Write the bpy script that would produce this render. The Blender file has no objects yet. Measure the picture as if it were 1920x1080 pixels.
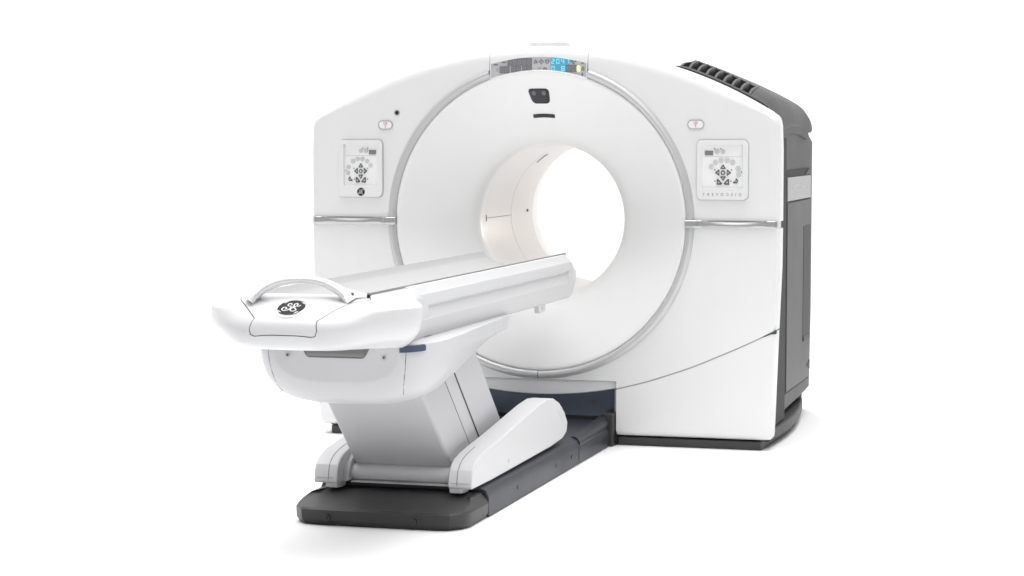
import bpy, bmesh, math, random
from mathutils import Vector, Matrix
PI = math.pi
random.seed(4)
scene = bpy.context.scene
COL = scene.collection
FZ = 0.038            # height of the floor
CXG = -0.012          # centre line of the scanner

# ------------------------------------------------------------------ materials
def mat(name, col, rough=0.4, metal=0.0, coat=0.0, emis=None, estr=0.0, bump=0.0, bscale=400.0, var=0.0, vscale=3.0, spec=0.5):
    m = bpy.data.materials.new(name); m.use_nodes = True
    nt = m.node_tree; b = nt.nodes['Principled BSDF']
    b.inputs['Base Color'].default_value = (*col, 1)
    b.inputs['Roughness'].default_value = rough
    b.inputs['Metallic'].default_value = metal
    b.inputs['Coat Weight'].default_value = coat
    b.inputs['Specular IOR Level'].default_value = spec
    if emis:
        b.inputs['Emission Color'].default_value = (*emis, 1)
        b.inputs['Emission Strength'].default_value = estr
    tc = nt.nodes.new('ShaderNodeTexCoord')
    if var > 0:
        n = nt.nodes.new('ShaderNodeTexNoise'); n.inputs['Scale'].default_value = vscale; n.inputs['Detail'].default_value = 4
        nt.links.new(tc.outputs['Object'], n.inputs['Vector'])
        r = nt.nodes.new('ShaderNodeMapRange')
        r.inputs['To Min'].default_value = rough - var; r.inputs['To Max'].default_value = rough + var
        nt.links.new(n.outputs['Fac'], r.inputs['Value']); nt.links.new(r.outputs['Result'], b.inputs['Roughness'])
        mr = nt.nodes.new('ShaderNodeMapRange'); mr.inputs['To Min'].default_value = 0.975; mr.inputs['To Max'].default_value = 1.02
        mx = nt.nodes.new('ShaderNodeVectorMath'); mx.operation = 'SCALE'; mx.inputs[0].default_value = col
        nt.links.new(n.outputs['Fac'], mr.inputs['Value']); nt.links.new(mr.outputs['Result'], mx.inputs['Scale'])
        nt.links.new(mx.outputs['Vector'], b.inputs['Base Color'])
    if bump > 0:
        n2 = nt.nodes.new('ShaderNodeTexNoise'); n2.inputs['Scale'].default_value = bscale; n2.inputs['Detail'].default_value = 3
        nt.links.new(tc.outputs['Object'], n2.inputs['Vector'])
        bp = nt.nodes.new('ShaderNodeBump'); bp.inputs['Strength'].default_value = bump; bp.inputs['Distance'].default_value = 0.001
        nt.links.new(n2.outputs['Fac'], bp.inputs['Height']); nt.links.new(bp.outputs['Normal'], b.inputs['Normal'])
    return m

M = {}
M['white'] = mat('white_gloss_shell', (.81,.81,.812), .32, coat=.25, var=.05)
M['funnel'] = mat('white_satin_funnel', (.87,.87,.868), .36, coat=.15, var=.04)
M['bore'] = mat('warm_white_bore_liner', (.84,.815,.80), .30, coat=.2, var=.04)
M['pad'] = mat('white_keypad_foil', (.88,.88,.885), .4)
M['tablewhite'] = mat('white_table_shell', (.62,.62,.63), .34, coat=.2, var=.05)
M['hull'] = mat('moulding_greyed_for_shade', (.56,.56,.575), .42, var=.05)  # greyer than the shell: shade under the table top put into the colour
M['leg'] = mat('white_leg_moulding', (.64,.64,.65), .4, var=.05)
M['column'] = mat('column_greyed_for_shade', (.52,.515,.53), .45, var=.05)  # base colour darkened to imitate the shade on the lift column
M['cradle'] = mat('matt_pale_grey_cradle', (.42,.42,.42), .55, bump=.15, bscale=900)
M['trim'] = mat('silver_grey_trim', (.58,.58,.585), .36, metal=.30, coat=.3)
M['silver'] = mat('brushed_silver', (.50,.50,.505), .22, metal=.55)
M['hsilver'] = mat('satin_silver_handle', (.74,.74,.745), .30, metal=.3, coat=.2)
M['rear'] = mat('mid_grey_textured_cover', (.040,.040,.042), .48, bump=.25, bscale=700, var=.06)
M['door'] = mat('grey_side_door_paint', (.044,.044,.047), .42, bump=.2, bscale=700, var=.06)
M['dkgap'] = mat('dark_recess', (.035,.035,.037), .7)
M['slot'] = mat('charcoal_recess', (.06,.06,.062), .6)
M['seam'] = mat('grey_seam', (.16,.16,.165), .7)
M['joint'] = mat('grey_joint_backing', (.42,.42,.425), .7)
M['seamlt'] = mat('pale_seam', (.42,.42,.43), .7)
M['base'] = mat('charcoal_base_plastic', (.036,.035,.036), .45, bump=.3, bscale=600, var=.08)
M['basecap'] = mat('charcoal_end_cover', (.027,.026,.027), .42, bump=.3, bscale=600, var=.08)
M['rail'] = mat('blue_charcoal_side_cover', (.019,.021,.031), .42, bump=.3, bscale=600, var=.08)
M['plinth'] = mat('dark_plinth_plastic', (.050,.049,.049), .5, bump=.2, bscale=600)
M['cavity'] = mat('slate_blue_recess_plate', (.18,.21,.29), .45, var=.06)
M['navy'] = mat('navy_blue_clip', (.035,.055,.11), .4)
M['valance'] = mat('pale_grey_valance', (.90,.90,.91), .4)
M['disp'] = mat('pale_grey_display_fascia', (.56,.56,.58), .35)
M['lcd'] = mat('unlit_grey_display', (.21,.21,.225), .3)
M['lcdseg'] = mat('unlit_grey_segment', (.30,.30,.31), .3)
M['lcdblue'] = mat('lit_blue_display', (.05,.12,.17), .3, emis=(.09,.26,.38), estr=.9)
M['seglit'] = mat('lit_cyan_segment', (.05,.2,.25), .3, emis=(.10,.72,.90), estr=1.0)
M['lamp'] = mat('lit_yellow_lamp', (.5,.5,.1), .3, emis=(.78,.82,.42), estr=.9)
M['icon'] = mat('grey_printed_icon', (.20,.19,.22), .5)
M['iconlt'] = mat('pale_grey_printed_icon', (.42,.42,.44), .5)
M['eye'] = mat('smoked_dark_window', (.022,.022,.03), .18)
M['lens'] = mat('grey_lens', (.12,.12,.13), .2)
M['btn'] = mat('white_button', (.70,.70,.71), .4)
M['btnring'] = mat('grey_button_ring', (.45,.45,.46), .5)
M['btndk'] = mat('dark_grey_button', (.10,.10,.105), .4)
M['red'] = mat('pink_red_print', (.70,.30,.34), .5)
M['black'] = mat('black_rubber', (.015,.015,.016), .5)
M['badge'] = mat('dark_badge_enamel', (.022,.022,.024), .5, spec=.15)
M['plate'] = mat('satin_metal_plate', (.42,.415,.42), .38, metal=.15)
M['platelt'] = mat('embossed_plate_lettering', (.55,.545,.55), .38, metal=.15)
M['floor'] = mat('white_studio_floor', (.93,.93,.93), .75, spec=.2)

# ------------------------------------------------------------------ helpers
def smooth(me, ang=32):
    me.polygons.foreach_set('use_smooth', [True]*len(me.polygons))
    me.set_sharp_from_angle(angle=math.radians(ang))

def link(name, me, m, parent, ang=32, bevel=0, seg=2, wn=True):
    me.name = name
    if m:
        me.materials.clear(); me.materials.append(m)
    smooth(me, ang)
    o = bpy.data.objects.new(name, me); COL.objects.link(o)
    if parent is not None and parent.type != 'EMPTY' and parent.parent is not None and parent.parent.type != 'EMPTY':
        parent = parent.parent          # never deeper than thing > part > sub-part
    if parent is not None:
        o.parent = parent
        if parent.type == 'EMPTY': o.location = (0, 0, -FZ)
    if bevel:
        b = o.modifiers.new('bevel', 'BEVEL'); b.width = bevel; b.segments = seg; b.limit_method = 'ANGLE'; b.angle_limit = math.radians(32)
    if wn:
        w = o.modifiers.new('wn', 'WEIGHTED_NORMAL'); w.keep_sharp = True
    return o

def fin(bm, clean=True):
    if clean: bmesh.ops.remove_doubles(bm, verts=bm.verts, dist=1e-6)
    bmesh.ops.recalc_face_normals(bm, faces=bm.faces)
    me = bpy.data.meshes.new('m'); bm.to_mesh(me); bm.free(); return me

def prism(bm, pts, axis, a, b):
    """extrude a 2D polygon along axis; x: pts=(y,z)  y: pts=(x,z)  z: pts=(x,y)"""
    def P(p, t):
        if axis == 'x': return (t, p[0], p[1])
        if axis == 'y': return (p[0], t, p[1])
        return (p[0], p[1], t)
    A = [bm.verts.new(P(p, a)) for p in pts]; B = [bm.verts.new(P(p, b)) for p in pts]
    n = len(pts)
    bm.faces.new(A); bm.faces.new(B[::-1])
    for i in range(n): bm.faces.new((A[i], B[i], B[(i+1) % n], A[(i+1) % n]))
    return bm

def box(bm, x0, x1, y0, y1, z0, z1):
    return prism(bm, [(x0, y0), (x1, y0), (x1, y1), (x0, y1)], 'z', z0, z1)

def loft(bm, secs, close=True, cap0=True, cap1=True):
    R = [[bm.verts.new(p) for p in s] for s in secs]
    n = len(R[0])
    for a, b in zip(R, R[1:]):
        for i in range(n if close else n-1):
            j = (i+1) % n
            try: bm.faces.new((a[i], a[j], b[j], b[i]))
            except ValueError: pass
    if close and cap0: bm.faces.new(R[0][::-1])
    if close and cap1: bm.faces.new(R[-1])
    return R

def tube(bm, path, rad, n=10, caps=True, flat=None):
    """round (or elliptical: flat=(ra,rb,up)) tube along a polyline"""
    P = [Vector(p) for p in path]; secs = []
    up = Vector(flat[2]) if flat else Vector((0, 0, 1))
    for i, p in enumerate(P):
        t = (P[min(i+1, len(P)-1)] - P[max(i-1, 0)]).normalized()
        u = up if abs(t.dot(up)) < .97 else Vector((1, 0, 0))
        s = t.cross(u).normalized(); w = s.cross(t).normalized()
        r = rad[i] if isinstance(rad, (list, tuple)) else rad
        ra, rb = (r if isinstance(r, tuple) else (r, r))
        secs.append([p + s*math.cos(a)*ra + w*math.sin(a)*rb for a in [2*PI*k/n for k in range(n)]])
    loft(bm, secs, True, caps, caps)

def lathe(bm, prof, cx, cz, a0=0, a1=2*PI, n=96):
    """profile of (r, y) turned about the y axis through (cx, cz); angle 0 = up"""
    full = abs(a1-a0-2*PI) < 1e-6
    k = n if full else n+1
    R = []
    for i in range(k):
        a = a0+(a1-a0)*i/n
        R.append([bm.verts.new((cx+r*math.sin(a), y, cz+r*math.cos(a))) for r, y in prof])
    for i in range(n):
        A, B = R[i], R[(i+1) % k]
        for j in range(len(prof)-1): bm.faces.new((A[j], A[j+1], B[j+1], B[j]))
    return R

def boolean(a, b, op):
    oa = bpy.data.objects.new('a', a); ob = bpy.data.objects.new('b', b)
    COL.objects.link(oa); COL.objects.link(ob)
    md = oa.modifiers.new('x', 'BOOLEAN'); md.operation = op; md.object = ob; md.solver = 'EXACT'
    dg = bpy.context.evaluated_depsgraph_get()
    me = bpy.data.meshes.new_from_object(oa.evaluated_get(dg), depsgraph=dg)
    bpy.data.objects.remove(oa); bpy.data.objects.remove(ob)
    return me

def disc_y(bm, x, z, r, y0, y1, n=24):
    prism(bm, [(x+r*math.cos(2*PI*i/n), z+r*math.sin(2*PI*i/n)) for i in range(n)], 'y', y0, y1)

def rrect(x0, x1, z0, z1, r, n=6):
    out = []
    for cx, cz, a in ((x1-r, z1-r, 0), (x0+r, z1-r, PI/2), (x0+r, z0+r, PI), (x1-r, z0+r, 1.5*PI)):
        for i in range(n+1):
            t = a+PI/2*i/n; out.append((cx+r*math.cos(t), cz+r*math.sin(t)))
    return out

def ringplate(bm, outer, inner, y0, y1):
    """flat frame between two loops of equal length, with thickness"""
    n = len(outer)
    a = [bm.verts.new((p[0], y0, p[1])) for p in outer]; b = [bm.verts.new((p[0], y0, p[1])) for p in inner]
    c = [bm.verts.new((p[0], y1, p[1])) for p in outer]; d = [bm.verts.new((p[0], y1, p[1])) for p in inner]
    for i in range(n):
        j = (i+1) % n
        bm.faces.new((a[i], a[j], b[j], b[i])); bm.faces.new((c[i], d[i], d[j], c[j]))
        bm.faces.new((a[i], c[i], c[j], a[j])); bm.faces.new((b[i], b[j], d[j], d[i]))

def lerp(tab, t):
    """piecewise smooth lookup"""
    if t <= tab[0][0]: return tab[0][1]
    for (a, va), (b, vb) in zip(tab, tab[1:]):
        if t <= b:
            f = (t-a)/(b-a); return va+(vb-va)*f
    return tab[-1][1]

def thing(name, label, cat, loc):
    o = bpy.data.objects.new(name, None); COL.objects.link(o); o.location = loc
    o['label'] = label; o['category'] = cat; o.empty_display_size = .1
    return o

def bz(p0, p1, p2, p3, n=10):
    return [tuple((1-t)**3*a+3*(1-t)**2*t*b+3*(1-t)*t*t*c+t**3*d for a, b, c, d in zip(p0, p1, p2, p3)) for t in [i/n for i in range(n+1)]]

def catmull(pts, n=6):
    out = []
    for i in range(len(pts)-1):
        p0 = pts[max(i-1, 0)]; p1 = pts[i]; p2 = pts[i+1]; p3 = pts[min(i+2, len(pts)-1)]
        for k in range(n):
            t = k/n
            out.append(tuple(.5*(2*b+(c-a)*t+(2*a-5*b+4*c-d)*t*t+(-a+3*b-3*c+d)*t**3) for a, b, c, d in zip(p0, p1, p2, p3)))
    out.append(tuple(pts[-1])); return out

# ------------------------------------------------------------------ floor
bm = bmesh.new()
g = 60
for a, b in (((-g, -g), (g, g)),):
    vs = [bm.verts.new(p) for p in ((-6, -12, FZ), (6, -12, FZ), (6, 4, FZ), (-6, 4, FZ))]
    bm.faces.new(vs)
fl = link('floor', fin(bm), M['floor'], None, wn=False); fl['kind'] = 'structure'

# ================================================================== SCANNER
G = thing('scanner_gantry', 'large white ring-shaped medical scanner with a round bore, silver side bars and grey rear cover', 'medical scanner', (CXG, 0, FZ))
ZC = 1.108
ARC = 2.12
def arcz(x): return 1.942 - ARC + math.sqrt(ARC*ARC - x*x)
SIDE = [(1.616, 1.140), (1.600, 1.150), (1.56, 1.157), (1.45, 1.161), (1.118, 1.1615), (.90, 1.160), (.60, 1.148), (.35, 1.139), (.12, 1.131)]
half = []
for i in range(33):
    x = 1.112*i/32; half.append((x, arcz(x), .062-.034*max(0, (x-.90)/.212)))
half += [(1.128, 1.6145, .026), (1.140, 1.606, .024), (1.149, 1.594, .022), (1.1535, 1.578, .018)]
for z, x in SIDE[2:]: half.append((x, z, .014))
half += [(1.128, .100, .024), (1.118, .088, .034), (1.08, .085, .034), (.8, .085, .034), (.45, .084, .034), (0, .083, .034)]
outline = half + [(-x, z, r) for x, z, r in half[-2:0:-1]]
N = len(outline)
def normals2(pts):
    ns = []
    for i in range(len(pts)):
        a = pts[i-1]; c = pts[(i+1) % len(pts)]
        dx, dz = c[0]-a[0], c[1]-a[1]; l = math.hypot(dx, dz)
        ns.append((-dz/l, dx/l))   # clockwise loop -> outward
    return ns
nrm = normals2(outline)
YB = .10
def shell():
    bm = bmesh.new()
    prof = [(0, YB)] + [(1-math.cos(t), .055*(1-math.sin(t))) for t in [PI/2*k/8 for k in range(9)]]
    secs = []
    for f, y in prof:
        secs.append([(x-nx*r*f, y, z-nz*r*f) for (x, z, r), (nx, nz) in zip(outline, nrm)])
    R = [[bm.verts.new(p) for p in s] for s in secs]
    for a, b in zip(R, R[1:]):
        for i in range(N):
            bm.faces.new((a[i], a[(i+1) % N], b[(i+1) % N], b[i]))
    K = 128; RH = .757
    hf = [bm.verts.new((RH*math.sin(2*PI*i/K), 0, ZC+RH*math.cos(2*PI*i/K))) for i in range(K)]
    hb = [bm.verts.new((RH*math.sin(2*PI*i/K), YB, ZC+RH*math.cos(2*PI*i/K))) for i in range(K)]
    for i in range(K): bm.faces.new((hf[i], hf[(i+1) % K], hb[(i+1) % K], hb[i]))
    for outer, inner in ((R[-1], hf), (R[0], hb)):
        es = []
        for L in (outer, inner):
            for i in range(len(L)):
                e = bm.edges.get((L[i], L[(i+1) % len(L)])) or bm.edges.new((L[i], L[(i+1) % len(L)]))
                es.append(e)
        bmesh.ops.triangle_fill(bm, use_beauty=True, use_dissolve=False, edges=es)
    return fin(bm)
SH = shell()
seam_arc = catmull([(.385, .309), (.52, .345), (.63, .381), (.76, .428), (.885, .482), (1.0, .534), (1.111, .589), (1.2, .634)], 5)
g = .0030
def seam_z(x, off): return lerp([(p[0], p[1]) for p in seam_arc], abs(x)) + off
def region(pts):
    bm = bmesh.new(); prism(bm, pts, 'y', -.2, .3); return fin(bm)
DX = .243
def cut(pts, name, mt=None):
    return link(name, boolean(SH.copy(), region(pts), 'INTERSECT'), mt or M['white'], G, ang=25)
cut([(-1.4, 1.1175), (-DX-.0010, 1.1175), (-DX-.0010, 2.2), (-1.4, 2.2)], 'upper_front_cover')
ufc_r = cut([(DX+.0010, 1.1175), (1.4, 1.1175), (1.4, 2.2), (DX+.0010, 2.2)], 'upper_front_cover')
low = [(-1.4, 1.0835), (-1.4, seam_z(1.2, g))] + [(-p[0], p[1]+g) for p in seam_arc[::-1]] + [(-.385, .3465), (.385, .3465)] + [(p[0], p[1]+g) for p in seam_arc] + [(1.4, seam_z(1.2, g)), (1.4, 1.0835)]
cut(low, 'lower_front_cover')
for s in (-1, 1):
    cut([(s*p[0], p[1]-g) for p in seam_arc] + [(s*1.4, .63), (s*1.4, -.1), (s*.385, -.1)], 'corner_cover')
# cap above the display: upper white brow
def dispz(x): return 1.888 - .0305*(x/.23)**2     # upper edge of the display fascia
cap = [(-DX+.0010, 2.2), (DX-.0010, 2.2), (DX-.0010, dispz(DX))] + [(x, dispz(x)) for x in [DX*(.9-k*.1) for k in range(19)]] + [(-DX+.0010, dispz(DX))]
cut(cap, 'display_brow')
# backing behind the front covers (seen through the joints)
bm = bmesh.new()
ins = [(x-nx*.02, z-nz*.02) for (x, z, r), (nx, nz) in zip(outline, nrm)]
hole = []
o_ = [bm.verts.new((x, .012 if False else .03, z)) for x, z in ins]
K = 96; h_ = [bm.verts.new((.79*math.sin(2*PI*i/K), .03, ZC+.79*math.cos(2*PI*i/K))) for i in range(K)]
es = [bm.edges.new((L[i], L[(i+1) % len(L)])) for L in (o_, h_) for i in range(len(L))]
bmesh.ops.triangle_fill(bm, use_beauty=True, use_dissolve=False, edges=es)
me = fin(bm)
bm = bmesh.new(); box(bm, -.37, .37, -.2, .3, -.1, .34); me = boolean(me, fin(bm), 'DIFFERENCE')
link('inner_frame', me, M['joint'], G, wn=False)
for s in (-1, 1):
    A = [(s*p[0], p[1]+.006) for p in seam_arc if p[0] < 1.10]; B = [(s*p[0], p[1]-.006) for p in seam_arc if p[0] < 1.10]
    bm = bmesh.new(); prism(bm, A+B[::-1], 'y', .0045, .02); link('joint_strip', fin(bm), M['seamlt'], G, wn=False)
# dark wedge where the arc joint meets the side edge
for s in (-1, 1):
    bm = bmesh.new(); prism(bm, [(s*1.085, .5735), (s*1.1495, .6115), (s*1.149, .592), (s*1.125, .590)], 'y', -.0022, .02)
    link('joint_wedge', fin(bm), M['slot'], G, wn=False)

# ring trim around the funnel
def ring_prof(r0, r1, h):
    return [((r0+r1)/2 - (r1-r0)/2*math.cos(t), .012-(h+.012)*math.sin(t)) for t in [PI*k/12 for k in range(13)]]
a_cut = math.asin(.243/.74)
RP = ring_prof(.718, .762, .017)
for a0, a1 in ((a_cut, PI-.0025), (PI+.0025, 2*PI-a_cut)):
    bm = bmesh.new(); R = lathe(bm, RP, 0, ZC, a0, a1, 90)
    bm.faces.new(R[0]); bm.faces.new(R[-1][::-1])
    link('ring_trim', fin(bm), M['trim'], G, ang=50, wn=False)
bm = bmesh.new(); lathe(bm, [(.722, .004), (.727, -.010), (.741, -.0150), (.755, -.010), (.761, .004)], 0, ZC, PI-.0028, PI+.0028, 2); link('ring_joint', fin(bm), M['seam'], G, wn=False)

# funnel and bore
def hermite(p, n=5): return catmull(p, n)
FP = hermite([(.722, .012), (.716, -.002), (.704, -.003), (.680, .007), (.630, .030), (.560, .063), (.490, .102), (.430, .142), (.395, .176), (.374, .212), (.3645, .255), (.3635, .31)], 5)
bm = bmesh.new(); lathe(bm, FP, 0, ZC, n=160); link('bore_funnel', fin(bm), M['funnel'], G, ang=70, wn=False)
def fy(r):
    for (r1, y1), (r0, y0) in zip(FP[6:], FP[7:]):
        if r0 <= r <= r1: return y1+(y0-y1)*(r1-r)/(r1-r0)
    return 0
bm = bmesh.new(); lathe(bm, [(.3635, .31), (.3635, .5), (.3635, .785), (.3655, .788), (.3655, .790), (.3635, .793), (.3635, .9), (.366, 1.20)], 0, ZC, n=128); bore = link('bore_liner', fin(bm), M['bore'], G, ang=12, wn=False)
bm = bmesh.new(); lathe(bm, [(.366, 1.20), (.37, 1.24), (.385, 1.32), (.405, 1.44), (.43, 1.55), (.46, 1.66), (.48, 1.694), (.50, 1.70)], 0, ZC, n=96); link('rear_funnel', fin(bm), M['white'], G, ang=60, wn=False)
# level mark and laser windows inside the bore
def on_bore(a, y, r=.3620): return (r*math.sin(a), y, ZC+r*math.cos(a))
bm = bmesh.new()
tube(bm, [on_bore(-PI/2-.01, y) for y in (.34, .45, .55, .65, .78)], .0012, 6)
tube(bm, [on_bore(-PI/2-.01+d, .34) for d in (-.045, -.02, 0, .02, .045)], .0018, 6)
link('level_mark', fin(bm), M['icon'], bore, wn=False)
for (a, y0, y1) in ((-PI/2+.03, 1.10, 1.11), ):
    bm = bmesh.new(); tube(bm, [on_bore(a+d, y0) for d in (-.02, -.01, 0, .01, .02)], .004, 6); link('laser_window', fin(bm), M['icon'], bore, wn=False)
bm = bmesh.new(); tube(bm, [on_bore(d, .86) for d in (-.74, -.69, -.64, -.59, -.54)], .0022, 6); link('laser_window', fin(bm), M['iconlt'], bore, wn=False)

# sensor window and slot on the upper funnel
def fpt(x, z, lift=.002):
    r = math.hypot(x, z-ZC); e = .004
    dy = (fy(r+e)-fy(r-e))/(2*e)         # slope along r
    n = Vector((x/r*dy, -1, (z-ZC)/r*dy)).normalized()
    return Vector((x, fy(r), z)) + n*lift
def funnel_patch(name, pts, mt, parent, lift=.003, base=-.006, res=6):
    bm = bmesh.new()
    c = (sum(p[0] for p in pts)/len(pts), sum(p[1] for p in pts)/len(pts))
    rings = []
    for f in (1, .96, .7, .35):
        rings.append([bm.verts.new(fpt(c[0]+(x-c[0])*f, c[1]+(z-c[1])*f, lift if f < 1 else lift*.4)) for x, z in pts])
    low_ = [bm.verts.new(fpt(x, z, base)) for x, z in pts]; n = len(pts)
    ce = bm.verts.new(fpt(c[0], c[1], lift))
    for a, b in zip([low_]+rings, rings):
        for i in range(n): bm.faces.new((a[i], a[(i+1) % n], b[(i+1) % n], b[i]))
    for i in range(n): bm.faces.new((rings[-1][i], rings[-1][(i+1) % n], ce))
    return link(name, fin(bm), mt, parent, ang=60, wn=False)
def round_poly(P, r, n=6):
    out = []
    for i in range(len(P)):
        a, b, c = Vector(P[i-1]), Vector(P[i]), Vector(P[(i+1) % len(P)])
        u = (a-b).normalized(); v = (c-b).normalized(); p = b+u*r; q = b+v*r
        for k in range(n+1):
            t = k/n; out.append(tuple((1-t)**2*p+2*t*(1-t)*b+t*t*q))
    return out
eye = funnel_patch('sensor_window', round_poly([(-.064, 1.739), (.043, 1.739), (.042, 1.668), (-.044, 1.668)], .022), M['eye'], G)
for x in (-.033, .017):
    funnel_patch('lens', [(x+.011*math.cos(2*PI*i/20), 1.7185+.011*math.sin(2*PI*i/20)) for i in range(20)], M['lens'], eye, .0045, 0)
up = [(-.052+.108*k/12, 1.6165+.0035*math.sin(PI*k/12)) for k in range(13)]
dn = [(x, z-.017) for x, z in up[::-1]]
funnel_patch('intercom_slot', round_poly([up[0], up[3], up[6], up[9], up[12], dn[0], dn[3], dn[6], dn[9], dn[12]], .0035, 3), M['eye'], G)

# ---------------------------------------------------------------- display fascia
DB = lambda x: ZC+math.sqrt(.718**2-x*x)
xs = [-DX+.004+(2*DX-.008)*k/24 for k in range(25)]
bm = bmesh.new()
prism(bm, [(x, dispz(x)+.006) for x in xs]+[(x, DB(x)) for x in xs[::-1]], 'y', .008, .03)
disp = link('display_fascia', fin(bm), M['disp'], G, wn=False)
for s in (-1, 1):   # white jambs left and right
    bm = bmesh.new()
    prism(bm, [(s*(DX-g), dispz(DX)+.01), (s*(DX-.008), dispz(DX)+.01), (s*(DX-.008), DB(DX)-.004), (s*(DX-g), DB(DX)-.008)], 'y', -.004, .03)
    link('display_jamb', fin(bm), M['white'], disp, wn=False)
bm = bmesh.new()   # white lip between display and funnel
lathe(bm, [(.712, .01), (.712, -.003), (.7145, -.006), (.718, -.003), (.718, .01)], 0, ZC, -a_cut-.002, a_cut+.002, 40)
link('display_lip', fin(bm), M['white'], disp, ang=60, wn=False)
SEG = {'0':'abcdef','1':'bc','2':'abged','3':'abgcd','4':'fgbc','5':'afgcd','6':'afgcde','7':'abc','8':'abcdefg','9':'abcdfg'}
def seg7(bm, ch, x, z, w, h, t, y0, y1):
    for s in SEG.get(ch, ''):
        if s in 'agd':
            zz = {'a': z+h-t, 'g': z+h/2-t/2, 'd': z}[s]; box(bm, x+t*.5, x+w-t*.5, y0, y1, zz, zz+t)
        else:
            x0 = x if s in 'fe' else x+w-t
            z0, z1 = (z+h/2+t*.3, z+h-t*.3) if s in 'fb' else (z+t*.3, z+h/2-t*.3)
            box(bm, x0, x0+t, y0, y1, z0, z1)
def px(u): return (u-1010)/373.6*1.0 - .011 - CXG + 0.0      # photo column -> metres on the fascia
def pz(v): return 1.941-(v-86)/392.
def lcd(name, u0, u1, v0, v1, mt, segmt, text, n):
    bm = bmesh.new(); box(bm, px(u0), px(u1), .0035, .009, pz(v1), pz(v0)); o = link(name, fin(bm), mt, disp, wn=False)
    w = (px(u1)-px(u0))/n; h = pz(v0)-pz(v1)
    for i, ch in enumerate(text):
        if ch == ' ': continue
        bm = bmesh.new(); seg7(bm, ch, px(u0)+w*(i+.16), pz(v1)+h*.14, w*.68, h*.72, w*.17, .002, .0045)
        link('digit', fin(bm), segmt, disp, wn=False)
    return o
lcd('unlit_screen', 951.5, 996.5, 109.5, 122.5, M['lcd'], M['lcdseg'], '88888', 5)
lcd('unlit_screen', 937, 955, 123.4, 136, M['lcd'], M['lcdseg'], '88', 2)
lcd('unlit_screen', 958.5, 976, 122.8, 136, M['lcd'], M['lcdseg'], '88', 2)
lcd('unlit_screen', 979, 996.5, 122.8, 136, M['lcd'], M['lcdseg'], '88', 2)
lcd('lit_screen', 1031.5, 1067, 108.5, 121.8, M['lcdblue'], M['seglit'], '2041', 4)
lcd('lit_screen', 1031.5, 1059, 121.9, 135.5, M['lcdblue'], M['seglit'], '0 8', 3)
lcd('unlit_screen', 1059.2, 1079, 122.2, 135, M['lcd'], M['lcdseg'], '80', 2)
bm = bmesh.new(); prism(bm, rrect(px(1079.5), px(1085.5), pz(134.5), pz(123), .007), 'y', .002, .009); link('status_lamp', fin(bm), M['lamp'], disp, wn=False)
def icon(fn, mt='icon'):
    bm = bmesh.new(); fn(bm); link('icon', fin(bm), M[mt], disp, wn=False)
def iring(u, v, r, t=.0035, n=14):
    def f(bm):
        o = [(px(u)+r*math.cos(2*PI*i/n), pz(v)+r*math.sin(2*PI*i/n)) for i in range(n)]
        q = [(px(u)+(r-t)*math.cos(2*PI*i/n), pz(v)+(r-t)*math.sin(2*PI*i/n)) for i in range(n)]
        ringplate(bm, o, q, .005, .009)
    return f
def iplus(u, v, r, w=.0045):
    def f(bm):
        x, z = px(u), pz(v)
        for dx, dz in ((1, 0), (-1, 0), (0, 1), (0, -1)):
            c = (x+dx*r*.35, z+dz*r*.35); tip = (x+dx*r, z+dz*r); sx, sz = -dz*w, dx*w
            prism(bm, [(c[0]+sx, c[1]+sz), tip, (c[0]-sx, c[1]-sz)], 'y', .005, .009)
    return f
def ibell(u, v, r):
    def f(bm):
        x, z = px(u), pz(v)
        ringplate(bm, [(x-r*.8, z-r*.7), (x+r*.8, z-r*.7), (x+r*.5, z+r*.3), (x, z+r), (x-r*.5, z+r*.3)],
                  [(x-r*.4, z-r*.4), (x+r*.4, z-r*.4), (x+r*.25, z+r*.15), (x, z+r*.5), (x-r*.25, z+r*.15)], .005, .009)
    return f
def ibar(u0, u1, v0, v1):
    def f(bm): prism(bm, rrect(px(u0), px(u1), pz(v1), pz(v0), .002, 3), 'y', .005, .009)
    return f
icon(ibell(1003.5, 115.5, .011)); icon(iplus(1014, 115.5, .014)); icon(iring(1025, 115.5, .010))
icon(ibell(1010.5, 129, -.010), 'iconlt')
def iarch(bm):
    x, z, r = px(1021), pz(131), .010
    a = [(x+r*math.cos(t), z+r*1.2*math.sin(t)) for t in [PI*k/10 for k in range(11)]]
    b = [(x+r*.62*math.cos(t), z+r*.75*math.sin(t)) for t in [PI*k/10 for k in range(11)]]
    prism(bm, a+b[::-1], 'y', .005, .009)
icon(iarch); icon(iplus(1073.3, 115, .016, .006))
icon(ibar(1087.5, 1092.5, 117.5, 120)); icon(ibell(1090.5, 129, .011)); icon(ibar(1088, 1090.8, 137, 142))
icon(ibar(926, 933.5, 119.2, 121.6)); icon(ibar(940.5, 949, 115.2, 117.4)); icon(ibar(931, 934, 127, 133.5), 'iconlt')

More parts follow.
